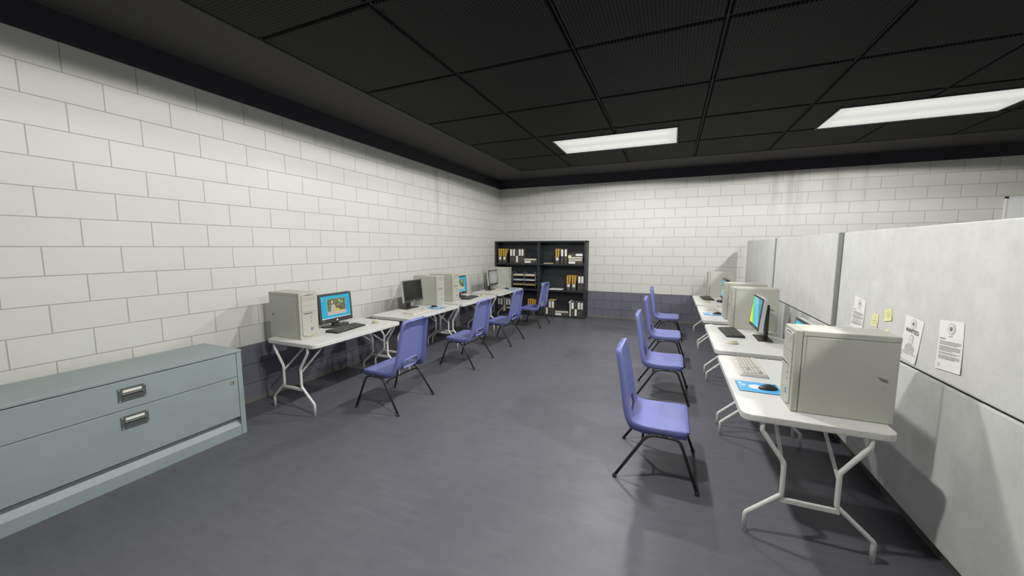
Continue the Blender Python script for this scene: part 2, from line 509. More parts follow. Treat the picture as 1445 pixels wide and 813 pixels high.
def make_lamp():
    t = thing('ceiling_light', (0, 0, CZ))
    f = MB()
    for s in (-1, 1):
        f.box((-LHX-.018, s*LHY if s > 0 else -LHY-.018, -.004), (LHX+.018, LHY+.018 if s > 0 else -LHY, .05), 'lamp_frame')
        f.box((s*LHX if s > 0 else -LHX-.018, -LHY, -.004), (LHX+.018 if s > 0 else -LHX, LHY, .05), 'lamp_frame')
    f.obj('frame', t)
    d = MB(); d.box((-LHX, -LHY, .002), (LHX, LHY, .02), 'diff'); d.obj('diffuser', t)
    return t
LK = Kind(make_lamp)
lamp_labels = ['recessed fluorescent ceiling light in front of the bookcase, left one of two',
               'recessed fluorescent ceiling light above the far side of the partition, right one of two',
               'recessed fluorescent ceiling light out of view above the filing cabinet side',
               'recessed fluorescent ceiling light out of view above the near partition side']
for (lx, ly), lab in zip(LAMPS, lamp_labels):
    LK.place((lx, ly, CZ), 0, lab, 'ceiling light', 'fluorescent ceiling lights')
def spot_light(x, y, watts):
    L = bpy.data.lights.new('spot_light', 'SPOT')
    L.energy = watts; L.spot_size = math.radians(170); L.spot_blend = .035
    L.shadow_soft_size = .09; L.color = (1, .99, .95)
    o = bpy.data.objects.new('spot_light', L); COL.objects.link(o); o.location = (x, y, CZ-.02)
for x, y, watts in ((3.095, -2.44, 275), (6.42, -2.44, 285), (3.095, -7.00, 290), (6.45, -7.20, 360), (3.06, -5.00, 250)):  # last lamp is added bare, without a fixture, placed by the chair shadows
    spot_light(x, y, watts)

# ------------------------------------------------------------------ folding tables
TZ = .70
def make_table():
    t = thing('folding_table', (0, 0, 0))
    a = MB(); a.prism(rrect(.335, .6175, .055, 6), .661, TZ, 2, 'top', bev=.006); a.obj('tabletop', t)
    prof = [(.232, .661), (.232, .615), (.120, .447), (.120, .265), (.283, .112), (.283, 0)]
    for ey in (-1, 1):
        y = ey*.6125
        for sx in (-1, 1):
            g = MB(); g.tube([(sx*px, y-ey*.012, z) for px, z in prof], .0125, 'leg_paint', 10, .012); g.obj('leg', t)
            g = MB()
            p0 = Vector((sx*.12, y-ey*.012, .40)); p1 = Vector((sx*.115, y-ey*.36, .661))
            g.tube([p0, p1], .0095, 'leg_paint', 8); g.obj('brace', t)
        g = MB(); g.box((-.135, y-ey*.012-.008, .222), (.135, y-ey*.012+.008, .250), 'leg_paint', .003, 1); g.obj('crossbar', t)
    return t
TK = Kind(make_table)
LX, RXT = .608, 4.706
L_Y = [-5.575, -4.165, -2.835, -1.435]
R_Y = [-5.66, -4.27, -2.78, -1.385]
TG = 'white folding tables in two rows'
tl = ['white folding table along the left wall, the one nearest the grey filing cabinet',
      'white folding table along the left wall, under the blank black monitor',
      'white folding table along the left wall, third from the filing cabinet',
      'white folding table along the left wall in front of the bookcase']
tr = ['white folding table beside the partition, nearest the camera',
      'white folding table beside the partition, under the rainbow screen',
      'white folding table beside the partition, third from the camera',
      'white folding table beside the partition, farthest away by the back wall']
for y, l in zip(L_Y, tl): TK.place((LX, y, 0), 0, l, 'table', TG)
for y, l in zip(R_Y, tr): TK.place((RXT, y, 0), PI, l, 'table', TG)

# ------------------------------------------------------------------ moulded chairs
def make_chair():
    t = thing('plastic_chair', (0, 0, 0))
    # centre line of the sitting surface (x forward, z up) with half widths
    st = [(.206, .378, .212), (.202, .386, .226), (.19, .391, .234), (.15, .393, .238), (.10, .391, .239), (.03, .388, .238), (-.04, .388, .236),
          (-.09, .390, .233), (-.126, .395, .229), (-.150, .403, .226), (-.164, .415, .224),
          (-.171, .435, .222), (-.182, .476, .218), (-.187, .495, .216), (-.195, .55, .211), (-.206, .62, .204), (-.218, .70, .197),
          (-.232, .78, .189), (-.243, .84, .183), (-.250, .872, .178), (-.254, .888, .170), (-.256, .897, .157)]
    rows = st
    cols_u = [-1, -.93, -.8, -.62, None, None, None, 0, None, None, None, .62, .8, .93, 1]
    fixed = {4: -.105, 5: -.085, 6: -.045, 8: .045, 9: .085, 10: .105}
    bm = bmesh.new(); grid = []
    pts = [Vector((x, 0, z)) for x, z, h in rows]
    nrm = []
    for i in range(len(pts)):
        a = pts[max(0, i-1)]; c_ = pts[min(len(pts)-1, i+1)]
        d = (c_-a).normalized(); nrm.append(Vector((-d.z, 0, d.x)) if False else Vector((d.z, 0, -d.x))*-1)
    for i, (x, z, h) in enumerate(rows):
        r = []
        for j, u in enumerate(cols_u):
            y = fixed[j] if j in fixed else u*h
            dish = -.010*(1-(y/h)**2) if 3 < i < 19 else 0
            n = nrm[i]
            p = Vector((x, y, z))-n*dish
            r.append(bm.verts.new(p))
        grid.append(r)
    # orientation: nrm points away from the sitter (down at the seat, back at the backrest)
    hole = {(i, j) for i in (10, 11, 12) for j in (4, 5, 6, 7, 8, 9)}
    faces = {}
    for i in range(len(rows)-1):
        for j in range(len(cols_u)-1):
            if (i, j) in hole:
                a, b_, c_, d_ = grid[i][j], grid[i][j+1], grid[i+1][j+1], grid[i+1][j]
                if (i, j) == (10, 4): bm.faces.new((a, b_, d_))
                elif (i, j) == (10, 9): bm.faces.new((a, b_, c_))
                elif (i, j) == (12, 4): bm.faces.new((a, c_, d_))
                elif (i, j) == (12, 9): bm.faces.new((b_, c_, d_))
                continue
            bm.faces.new((grid[i][j], grid[i][j+1], grid[i+1][j+1], grid[i+1][j]))
    nm = {}
    for i, r in enumerate(grid):
        for v in r: nm[v] = nrm[i]
    loose = [v for v in bm.verts if not v.link_faces]
    bmesh.ops.delete(bm, geom=loose, context='VERTS')
    bmesh.ops.recalc_face_normals(bm, faces=list(bm.faces))
    be = [e for e in bm.edges if e.is_boundary]
    holeset = {grid[i][j] for i in range(10, 14) for j in range(4, 11)}
    inner = [e for e in be if e.verts[0] in holeset and e.verts[1] in holeset]
    outer = [e for e in be if e not in inner]
    ctr = Vector((0, 0, 0))
    for edges, steps in ((outer, ((.0045, .0045), (.004, .036))), (inner, ((-.004, .006), (0., .012)))):
        cur = edges
        for (out, dep) in steps:
            r = bmesh.ops.extrude_edge_only(bm, edges=cur)
            src = {}
            newv = [g for g in r['geom'] if isinstance(g, bmesh.types.BMVert)]
            for v in newv:
                for e in v.link_edges:
                    o = e.other_vert(v)
                    if o in nm and o not in newv: src[v] = o
            for v in newv:
                n = nm[src[v]]; nm[v] = n
                w = 0. if abs(v.co.y) < 1e-4 else math.copysign(out, v.co.y)
                zs = 0.
                v.co += n*(dep*(1.35 if (n.z < -.6 and dep > .03) else 1))
                v.co.y += w*(1 if abs(v.co.y) > .12 or edges is inner else 0)
            cur = [g for g in r['geom'] if isinstance(g, bmesh.types.BMEdge)]
    bmesh.ops.recalc_face_normals(bm, faces=list(bm.faces))
    for f in bm.faces: f.smooth = True
    for e in bm.edges:
        if len(e.link_faces) == 2 and e.calc_face_angle(0) > .55: e.smooth = False
    me = bpy.data.meshes.new('seat_shell'); bm.to_mesh(me); bm.free(); me.materials.append(M['chair'])
    o = bpy.data.objects.new('seat_shell', me); COL.objects.link(o); o.parent = t
    sol = o.modifiers.new('thickness', 'SOLIDIFY'); sol.thickness = .005; sol.offset = 0
    for s in (-1, 1):
        for nm_, fx, tx, bx in (('leg', .262, .150, .118), ('leg', -.262, -.062, -.022)):
            g = MB()
            g.tube([(fx, s*.288, .012), (tx+(fx-tx)*.10, s*.256, .296), (tx, s*.252, .318), (bx, s*.249, .336), (.048, s*.249, .337)], .0108, 'chair_frame', 10, .02)
            lg = g.obj(nm_, t)
            q = MB(); d = Vector((fx, s*.288, 0))
            q.lathe([(.0150, 0), (.0150, .008), (.0125, .020), (.0100, .026)], 'cap', 12, (fx, s*.288, 0)); q.obj('glide', lg)
    for nm_, x, z, yy in (('crossbar', -.088, .283, .247), ('crossbar', .10, .352, .232)):
        g = MB(); g.tube([(x, -yy, z), (x, -yy*.8, z+.02 if x < 0 else z), (x, yy*.8, z+.02 if x < 0 else z), (x, yy, z)], .008, 'chair_frame', 8); g.obj(nm_, t)
    return t
CK = Kind(make_chair)
CG = 'purple plastic chairs at the tables'
chairs = [(1.364, -5.58, PI, 'purple moulded plastic chair at the left tables, nearest the filing cabinet'),
          (1.377, -4.097, PI, 'purple moulded plastic chair at the left tables, second from the filing cabinet'),
          (1.379, -2.854, PI, 'purple moulded plastic chair at the left tables, third from the filing cabinet'),
          (1.385, -1.375, PI, 'purple moulded plastic chair at the left tables, right in front of the bookcase'),
          (3.932, -5.742, 0, 'purple moulded plastic chair at the right tables, nearest the camera'),
          (3.934, -4.25, 0, 'purple moulded plastic chair at the right tables, second from the camera'),
          (3.934, -2.91, 0, 'purple moulded plastic chair at the right tables, third from the camera'),
          (3.936, -1.42, 0, 'purple moulded plastic chair at the right tables, farthest, near the back wall')]
for x, y, r, l in chairs: CK.place((x, y, 0), r, l, 'chair', CG)

# ------------------------------------------------------------------ computer towers
def make_pc():
    t = thing('computer_tower', (0, 0, 0))
    D, W, H = .225, .105, .462
    a = MB(); a.box((-D, -W+.003, 0), (D-.045, W-.003, H-.004), 'case', .003, 1)
    a.box((-D, -W, H-.030), (D-.045, W, H), 'case', .005, 2)           # top cover folded over the sides
    a.obj('case', t)
    for s in (-1, 1):
        p = MB(); y0, y1 = sorted((s*(W-.003), s*(W-.0002)))
        p.box((-D+.004, y0, .004), (D-.062, y1, H-.034), 'case', .0012, 1)
        # finger notch near the back edge, its shading drawn as flat tone patches
        yy = s*(W+.0002)
        p.add([(-D+.042, yy, .236), (-D+.084, yy, .248), (-D+.066, yy, .226), (-D+.036, yy, .218)], [(0, 1, 2, 3) if s < 0 else (3, 2, 1, 0)], 'bezel_line')
        p.add([(-D+.046, yy, .172), (-D+.074, yy, .184), (-D+.064, yy, .198), (-D+.042, yy, .196)], [(0, 1, 2, 3) if s < 0 else (3, 2, 1, 0)], 'bezel')
        p.obj('side_panel', t)
    f = MB(); f.box((D-.043, -W, 0), (D-.010, W, H), 'bezel', .007, 3)
    f.obj('front_bezel', t)
    X = D-.012
    # drive bays (upper part) and the curved apron below
    bay = MB(); bay.box((X, -.082, .268), (X+.009, .082, .440), 'bezel', .003, 1)
    for z in (.385, .331): bay.box((X+.0085, -.079, z-.0012), (X+.0094, .079, z+.0012), 'bezel_line')
    bay.obj('drive_bay_cover', t)
    od = MB(); od.box((X+.007, -.074, .397), (X+.0115, .074, .432), 'bezel', .002, 1)
    od.prism([(.070, .433), (.04, .4385), (0, .4405), (-.04, .4385), (-.070, .433)], X+.008, X+.0105, 0, 'bezel_dark')
    od.box((X+.011, -.070, .411), (X+.0121, .070, .4128), 'bezel_line'); od.box((X+.0112, .045, .4015), (X+.0128, .060, .406), 'bezel_line')
    od.obj('optical_drive', t)
    ap = MB()
    arc = [(-.083, .262), (-.083, .040)]+[(-.083+.166*i/10, .040-.020*math.sin(PI*i/10)) for i in range(1, 10)]+[(.083, .040), (.083, .262)]
    ap.prism(arc, X, X+.009, 0, 'bezel', bev=.002)
    arc2 = [(-.087, .044)]+[(-.087+.174*i/10, .036-.0215*math.sin(PI*i/10)) for i in range(0, 11)]+[(.087, .044)]
    ap.prism(arc2, X, X+.003, 0, 'bezel_line')
    ap.obj('front_apron', t)
    fl = MB(); fl.box((X+.0085, -.070, .243), (X+.0105, .045, .261), 'bezel', .001, 1); fl.box((X+.0104, -.066, .249), (X+.0112, .030, .257), 'bezel_dark')
    fl.box((X+.0104, .032, .2425), (X+.0118, .042, .2475), 'bezel_line'); fl.obj('floppy_drive', t)
    for z, r in ((.207, .0125), (.168, .0085)):
        k = MB()
        seg = 16
        k.add([(X+.0093, .022+r*1.25*math.cos(2*PI*i/seg), z+r*1.25*math.sin(2*PI*i/seg)) for i in range(seg)], [tuple(range(seg))], 'bezel_line')
        k.prism([(.022+r*math.cos(2*PI*i/seg), z+r*math.sin(2*PI*i/seg)) for i in range(seg)], X+.008, X+.012, 0, 'bezel', bev=.001)
        k.obj('power_button' if r > .01 else 'reset_button', t)
    k = MB(); k.box((X+.0088, .006, .078), (X+.0096, .034, .106), 'sticker_blue'); k.box((X+.0095, .012, .089), (X+.0098, .026, .097), 'sticker_grey')
    k.obj('blue_sticker', t)
    k = MB(); k.box((X+.0088, .008, .036), (X+.0095, .034, .068), 'sticker_grey'); k.obj('grey_sticker', t)
    return t
PK = Kind(make_pc)
PG = 'beige computer towers on the tables'
pcs = [(.433, -5.985, 0, 'beige computer tower on the left table nearest the filing cabinet'),
       (.438, -3.655, 0, 'beige computer tower on the left wall tables, behind the black blank monitor'),
       (.428, -3.182, 0, 'beige computer tower on the left wall tables, left of the far blue desktop screen'),
       (.440, -.925, 0, 'beige computer tower on the far left table before the bookcase'),
       (4.836, -6.042, PI, 'large beige computer tower in the right foreground, dent on its side panel'),
       (4.836, -3.700, PI, 'beige computer tower behind the rainbow screen on the right tables'),
       (4.836, -3.133, PI, 'beige computer tower half hidden behind the tower at the rainbow screen'),
       (4.826, -.780, PI, 'beige computer tower on the farthest right table, against the back wall')]
for x, y, r, l in pcs: PK.place((x, y, TZ), r, l, 'computer', PG)

# ------------------------------------------------------------------ monitors
def tilt_map(b_, x0, z0, ang):
    R = Matrix.Translation((x0, 0, z0)) @ Matrix.Rotation(-ang, 4, 'Y') @ Matrix.Translation((-x0, 0, -z0))
    for v in b_.bm.verts: v.co = R @ v.co

def screen_picture(b_, x, kind, w, z0, z1):
    """fills the screen rectangle; y is to the right of the viewer as +y"""
    def quad(y0, y1, a, c_, m, lift): b_.add([(x+lift, y0, a), (x+lift, y1, a), (x+lift, y1, c_), (x+lift, y0, c_)], [(0, 1, 2, 3)], m)
    H = z1-z0
    def U(u): return -w+2*w*u
    def V(v): return z0+H*v
    if kind == 'off': quad(-w, w, z0, z1, 'screen_off', 0); return
    if kind == 'grey': quad(-w, w, z0, z1, 'scr_sheen', 0); return
    if kind == 'rainbow': quad(-w, w, z0, z1, 'scr_rainbow', 0); return
    if kind == 'teal': quad(-w, w, z0, z1, 'scr_teal', 0); quad(U(.1), U(.5), V(.5), V(.9), 'scr_blue', .0008); return
    quad(-w, w, z0, z1, 'scr_blue', 0)
    quad(-w, w, z0, V(.045), 'scr_bar', .0006); quad(-w, U(.05), z0, V(.04), 'scr_white', .0009)
    for v in (.88, .80): quad(U(.035), U(.06), V(v), V(v+.05), 'scr_bar', .0006)
    a, c_, e, f = .20, .83, .16, .86
    quad(U(a-.008), U(c_+.008), V(e-.01), V(f+.01), 'scr_bar', .0006)
    quad(U(a), U(c_), V(e), V(f), 'scr_leaf', .0009)
    quad(U(a), U(c_), V(e), V(.31), 'scr_ground', .0012)
    def blob(u, v, ru, rv, m, l=.0016):
        b_.add([(x+l, U(u)+2*w*ru*math.cos(2*PI*i/16), V(v)+H*rv*math.sin(2*PI*i/16)) for i in range(16)], [tuple(range(16))], m)
    def poly(ps, m, l=.0015): b_.add([(x+l, U(u), V(v)) for u, v in ps], [tuple(range(len(ps)))], m)
    blob(.62, .74, .045, .05, 'scr_lime'); blob(.71, .68, .03, .05, 'scr_lime', .0014)
    poly([(.44, .44), (.70, .36), (.78, .40), (.60, .52)], 'scr_brown', .0013)            # bench back
    poly([(.33, .34), (.50, .30), (.47, .52), (.42, .62), (.35, .60)], 'scr_skin')         # torso in a pale top
    poly([(.44, .30), (.68, .30), (.62, .40), (.50, .44)], 'scr_lime', .0017)              # reclining legs
    poly([(.60, .33), (.76, .36), (.74, .41), (.60, .40)], 'scr_brown', .0018)
    blob(.375, .70, .028, .055, 'scr_skin'); blob(.372, .745, .034, .035, 'scr_hair', .0019)
    poly([(.31, .30), (.34, .30), (.36, .52), (.33, .55)], 'scr_skin', .0017)

def monitor_a(kind):
    """black monitor on a wide low foot"""
    t = thing('computer_monitor', (0, 0, 0))
    b_ = MB()
    out = [(.085, -.10), (.098, 0), (.085, .10), (.02, .168), (-.06, .165), (-.075, .08), (-.075, -.08), (-.06, -.165), (.02, -.168)]
    b_.prism(out, 0, .014, 2, 'black', bev=.004); b_.obj('foot', t)
    b_ = MB(); b_.prism([(-.035, .012), (.005, .012), (.0, .10), (-.012, .16), (-.045, .16)], -.040, .040, 1, 'black'); b_.obj('neck', t)
    W, Z0, Z1, F = .230, .048, .385, .020
    b_ = MB(); b_.box((-.035, -W, Z0), (F, W, Z1), 'bezel_black', .006, 2)
    b_.box((-.055, -W*.6, Z0+.06), (-.034, W*.6, Z1-.06), 'bezel_black', .006, 1); tilt_map(b_, 0, Z0, .06); b_.obj('housing', t)
    b_ = MB(); screen_picture(b_, F+.0008, kind, W-.028, Z0+.050, Z1-.026); tilt_map(b_, 0, Z0, .06); b_.obj('screen', t)
    b_ = MB(); b_.prism(rrect(.009, .009, .004, 3, 0, Z0+.025), F, F+.0015, 0, 'ink_white'); tilt_map(b_, 0, Z0, .06); b_.obj('logo', t)
    b_ = MB(); b_.prism(rrect(.008, .007, .003, 3, -W+.050, Z0+.028), F, F+.0015, 0, 'led'); tilt_map(b_, 0, Z0, .06); b_.obj('power_light', t)
    b_ = MB(); b_.box((F, W-.062, Z1-.018), (F+.001, W-.048, Z1-.010), 'sticker_blue'); b_.box((F, W-.045, Z1-.016), (F+.001, W-.012, Z1-.011), 'ink_grey')
    tilt_map(b_, 0, Z0, .06); b_.obj('badge', t)
    return t

def monitor_b(kind):
    """slim monitor with silver rim on a tall flat stand"""
    t = thing('computer_monitor', (0, 0, 0))
    b_ = MB(); b_.box((-.060, -.140, 0), (.065, .140, .012), 'black', .004, 2); b_.obj('foot', t)
    b_ = MB(); b_.box((-.035, -.040, .010), (-.008, .040, .345), 'black', .004, 1); b_.box((-.012, -.05, .21), (.035, .05, .31), 'black', .004, 1); b_.obj('stand', t)
    W, Z0, Z1, F = .218, .108, .428, .090
    b_ = MB(); b_.box((F-.042, -W, Z0), (F-.006, W, Z1), 'silver', .006, 2); tilt_map(b_, F, Z0, .095); b_.obj('housing', t)
    b_ = MB(); b_.box((F-.008, -W+.001, Z0+.001), (F, W-.001, Z1-.001), 'bezel_black', .003, 1); tilt_map(b_, F, Z0, .095); b_.obj('bezel', t)
    b_ = MB(); screen_picture(b_, F+.0008, kind, W-.020, Z0+.036, Z1-.020); tilt_map(b_, F, Z0, .095); b_.obj('screen', t)
    b_ = MB(); b_.box((F-.0005, -.016, Z0+.012), (F+.001, .016, Z0+.020), 'silver'); b_.box((F-.0005, W-.05, Z0+.012), (F+.001, W-.03, Z0+.018), 'silver')
    tilt_map(b_, F, Z0, .095); b_.obj('badge', t)
    return t
MG = 'computer monitors on the tables'
MA, MOFF = Kind(lambda: monitor_a('photo')), Kind(lambda: monitor_b('off'))
MSHEEN = Kind(lambda: monitor_b('grey'))
MR_, MT_ = Kind(lambda: monitor_b('rainbow')), Kind(lambda: monitor_b('teal'))
MA.place((.405, -5.445, TZ), 0, 'black monitor showing a photo on a blue desktop, nearest the filing cabinet', 'monitor', MG)
MOFF.place((.385, -4.085, TZ), 0, 'monitor with blank black screen on the second left table', 'monitor', MG)
MA.place((.42, -2.69, TZ), 0, 'monitor with blue desktop half hidden behind a tower on the third left table', 'monitor', MG)
MSHEEN.place((.42, -1.43, TZ), 0, 'monitor with grey reflection painted on its screen on the far left table before the bookcase', 'monitor', MG)
MT_.place((4.862, -5.64, TZ), PI, 'monitor peeking out behind the large foreground tower, only its top corner in view', 'monitor', MG)
MR_.place((4.850, -4.245, TZ), PI, 'monitor with rainbow coloured screen seen edge-on on the right', 'monitor', MG)
MA.place((4.80, -1.50, TZ), PI, 'monitor with blue desktop on the farthest right table', 'monitor', MG)

# ------------------------------------------------------------------ keyboards, mice, mouse pads
def make_keyboard(body, keys, well):
    t = thing('keyboard', (0, 0, 0))
    a = MB()
    # wedge: low edge towards the sitter (+x)
    v = [(-.083, 0), (.083, 0), (.083, .013), (-.075, .027), (-.083, .022)]
    a.prism(v, -.222, .222, 1, body, bev=.003)
    a.obj('base', t)
    sl = (.027-.013)/(-.075-.083); ang = math.atan(sl)
    def top(x): return .013+(x-.083)*sl
    w = MB(); q = [(-.062, .072), (-.210, .214)]
    for (y0, y1) in ((-.213, .075), (.083, .142), (.149, .213)):
        w.add([(-.060, y0, top(-.060)+.0006), (.070, y0, top(.070)+.0006), (.070, y1, top(.070)+.0006), (-.060, y1, top(-.060)+.0006)], [(0, 1, 2, 3)], well)
    w.obj('key_well', t)
    k = MB()
    for r in range(6):
        x0 = -.058+r*.0215+(.0 if r == 0 else .003)
        x1 = x0+.0165
        y = -.210
        n = 0
        while y < .211:
            wd = .0165
            if r == 5 and -.14 < y < -.06: wd = .10
            y1 = y+wd
            if y1 > .074 and y < .083: y = .085; continue
            if y1 > .141 and y < .149: y = .151; continue
            if y1 > .2125: break
            if r == 3 and .083 < y < .142 or (r == 0 and .149 < y): y = y1+.003; continue
            za, zb = top(x0)+.0005, top(x1)+.0005; h = .006
            k.add([(x0, y, za), (x1, y, zb), (x1, y1, zb), (x0, y1, za),
                   (x0+.002, y+.002, za+h), (x1-.002, y+.002, zb+h), (x1-.002, y1-.002, zb+h), (x0+.002, y1-.002, za+h)],
                  [(4, 5, 6, 7), (0, 1, 5, 4), (1, 2, 6, 5), (2, 3, 7, 6), (3, 0, 4, 7)], keys)
            y = y1+.003
    tag(k.obj('keycaps', t), kind='stuff')
    return t
KBB = Kind(lambda: make_keyboard('black', 'keys_black', 'black'))
KBW = Kind(lambda: make_keyboard('kb_white', 'kb_keys', 'kb_gap'))
KG = 'keyboards on the tables'
KBB.place((.655, -5.535, TZ), .11, 'black keyboard in front of the photo screen near the filing cabinet', 'keyboard', KG)
KBW.place((.715, -4.325, TZ), .03, 'ivory keyboard before the blank black monitor on the second left table', 'keyboard', KG)
KBB.place((.665, -2.745, TZ), .11, 'black keyboard on the third left table', 'keyboard', KG)
KBW.place((.685, -1.545, TZ), .03, 'ivory keyboard on the far left table before the bookcase', 'keyboard', KG)
KBW.place((4.547, -5.36, TZ), PI, 'ivory keyboard beside the blue mouse pad on the right foreground table', 'keyboard', KG)
KBB.place((4.590, -4.085, TZ), PI+.08, 'black keyboard in front of the rainbow screen', 'keyboard', KG)
KBW.place((4.545, -2.42, TZ), PI, 'ivory keyboard on the third right table beside a blue mouse pad', 'keyboard', KG)
KBB.place((4.580, -1.195, TZ), PI+.08, 'black keyboard on the farthest right table', 'keyboard', KG)

def make_mouse(mat, wheel):
    t = thing('computer_mouse', (0, 0, 0))
    bm = bmesh.new(); bmesh.ops.create_uvsphere(bm, u_segments=24, v_segments=14, radius=1)
    for v in bm.verts:
        x, y, z = v.co
        if z < -.15: z = -.15
        wd = .032*(1-.10*max(0, -x)); 
        v.co = (x*.058, y*wd*(1-.12*x*x), (z+.15)*.026*(1+.28*(.35-abs(x+.15))))
    a = MB(); a.merge(bm, mat, True); a.obj('body', t)
    w = MB(); w.prism([(-.034+.0065*math.cos(2*PI*i/14), .0235+.0065*math.sin(2*PI*i/14)) for i in range(14)], -.003, .003, 1, wheel); w.obj('scroll_wheel', t)
    return t
MSB = Kind(lambda: make_mouse('beige', 'kb_gap')); MSK = Kind(lambda: make_mouse('black', 'handle'))
OG = 'computer mice on the tables'
MSB.place((.725, -5.150, TZ), .25, 'beige mouse on the left table nearest the filing cabinet', 'mouse', OG)
MSB.place((.745, -2.400, TZ), .25, 'beige mouse on the third left table', 'mouse', OG)
MSB.place((4.540, -4.588, TZ), PI+.12, 'beige mouse below the black keyboard at the rainbow screen', 'mouse', OG)
MSB.place((4.538, -1.692, TZ), PI+.12, 'beige mouse on the farthest right table', 'mouse', OG)
def make_pad():
    t = thing('mouse_pad', (0, 0, 0))
    a = MB(); a.prism(rrect(.120, .100, .010, 4), 0, .0035, 2, 'pad_edge', bev=.0008)
    a.prism(rrect(.1185, .0985, .009, 4), .003, .0042, 2, 'pad'); a.obj('mat', t)
    p = MB()
    p.disc((.010, .0, .0046), (1, 0, 0), (0, 1, 0), .046, .042, 'ink_white', 24)
    # pale mark with lines of small lettering near the corner
    p.disc((.098, -.056, .0046), (1, 0, 0), (0, 1, 0), .010, .012, 'ink_white', 10)
    for i, (x, w) in enumerate(((.098, .020), (.086, .030), (.075, .022))):
        for j in range(4):
            y0 = -.040+j*.011+(i % 2)*.003
            p.add([(x-.0035, y0, .0046), (x+.0035, y0, .0046), (x+.0028, y0+.007, .0046), (x-.0035, y0+.008, .0046)], [(0, 1, 2, 3)], 'ink_white')
    p.obj('print', t)
    return t
DK = Kind(make_pad)
DG = 'blue mouse pads on the tables'
PADS = [(.735, -3.915, .0, (.688, -3.885), 'second left table'), (.757, -1.185, 0, (.705, -1.20), 'far left table before the bookcase'),
        (4.533, -5.805, PI, (4.583, -5.822), 'right foreground table'), (4.533, -2.890, PI, (4.580, -2.885), 'third right table')]
for x, y, r, ms, wh in PADS:
    DK.place((x, y, TZ), r, 'light blue mouse pad with white oval on the '+wh, 'mouse pad', DG)
    MSK.place((ms[0], ms[1], TZ+.0042), r+.2, 'black mouse on the blue pad of the '+wh, 'mouse', OG)

# ------------------------------------------------------------------ lateral filing cabinet
def cabinet():
    X0, X1, Y0, Y1 = .100, .616, -8.06, -6.633
    t = thing('filing_cabinet', (X0, (Y0+Y1)/2, 0))
    tag(t, 'long low grey-blue filing cabinet with two drawers against the left wall', 'filing cabinet')
    w = (Y1-Y0)/2; D = X1-X0
    a = MB()
    a.box((0, -w, 0), (.012, w, .72), 'cab')
    for s in (-1, 1):
        y0, y1 = sorted((s*w, s*(w-.040))); a.box((.012, y0, 0), (D, y1, .720), 'cab', .002, 1)
    a.box((.012, -w+.04, .155), (D-.030, w-.04, .719), 'cab_gap')
    a.obj('carcass', t)
    a = MB(); a.box((0, -w-.002, .722), (D+.004, w+.002, .745), 'cab', .006, 3); a.obj('top', t)
    # sloping toe ledge and plinth
    a = MB(); a.prism([(.012, .001), (D-.002, .001), (D-.002, .083), (D-.055, .140), (.012, .140)], -w+.041, w-.041, 1, 'cab', bev=.003); a.obj('plinth', t)
    for z0, z1, hz0, hz1 in ((.519, .7165, .575, .667), (.165, .515, .382, .474)):
        d = MB(); d.box((D-.034, -w+.043, z0), (D-.001, w-.043, z1), 'cab', .003, 2); dr = d.obj('drawer', t)
        h = MB(); cy = .0
        h.prism(rrect(.0735, (hz1-hz0)/2, .003, 2, cy, (hz0+hz1)/2), D-.002, D+.003, 0, 'handle', bev=.001)
        H = hz1-hz0
        h.box((D+.002, cy-.054, hz0+.012), (D+.0034, cy+.056, hz0+.048), 'handle_dark')
        for k in range(3): h.box((D+.003, cy-.052, hz0+.014+k*.007), (D+.0048, cy+.054, hz0+.018+k*.007), 'handle', .0006, 1)
        h.prism([(D+.002, hz0+.046), (D+.012, hz0+.049), (D+.010, hz0+.054), (D+.002, hz0+.056)], cy-.056, cy+.058, 1, 'handle')
        ho = h.obj('handle', dr)
        c_ = MB(); c_.box((D+.002, cy-.048, hz1-.031), (D+.0042, cy+.050, hz1-.014), 'card'); c_.obj('label_card', dr)
        for sy in (-1, 1):
            for z in (hz0+.007, hz1-.007):
                q = MB(); q.prism([(cy+sy*.066+.0045*math.cos(2*PI*i/10), z+.0045*math.sin(2*PI*i/10)) for i in range(10)], D+.002, D+.005, 0, 'silver', bev=.001); q.obj('screw', dr)
        if z0 < .3:
            q = MB(); y = w-.082
            q.box((D-.002, y-.017, .459), (D+.003, y+.017, .493), 'brass', .002, 1); q.box((D+.0025, y-.003, .466), (D+.0036, y+.003, .486), 'bezel_dark'); q.obj('lock', dr)
cabinet()

# ------------------------------------------------------------------ bookcase
BX0, BX1, BY, BH = .003, 2.232, -.330, 1.755
def bookcase():
    t = thing('bookcase', ((BX0+BX1)/2, BY/2, 0))
    tag(t, 'dark steel bookcase with six open bays in the far left corner', 'bookcase')
    w = (BX1-BX0)/2; y0, y1 = BY-BY/2, -.012-BY/2
    def bx(n, a, b_): m_ = MB(); m_.box(a, b_, 'shelf', .003, 1); m_.obj(n, t)
    bx('back_panel', (-w+.03, y1-.012, .02), (w-.03, y1, BH-.02))
    for s in (-1, 1):
        a, b_ = sorted((s*w, s*(w-.040))); bx('side_panel', (a, y0, 0), (b_, y1, BH-.0005))
    m = 1.127-(BX0+BX1)/2
    bx('divider', (m-.027, y0+.003, .02), (m+.027, y1-.012, BH-.03))
    bx('top_panel', (-w, y0-.002, BH-.034), (w, y1, BH))
    for z0, z1 in ((.002, .030), (.590, .628), (1.192, 1.230)):
        for a, b_ in ((-w+.040, m-.027), (m+.027, w-.040)): bx('shelf', (a, y0+.004, z0), (b_, y1-.012, z1))
bookcase()
S0, S1, S2 = .0308, .6288, 1.2308
FY_ = -.285
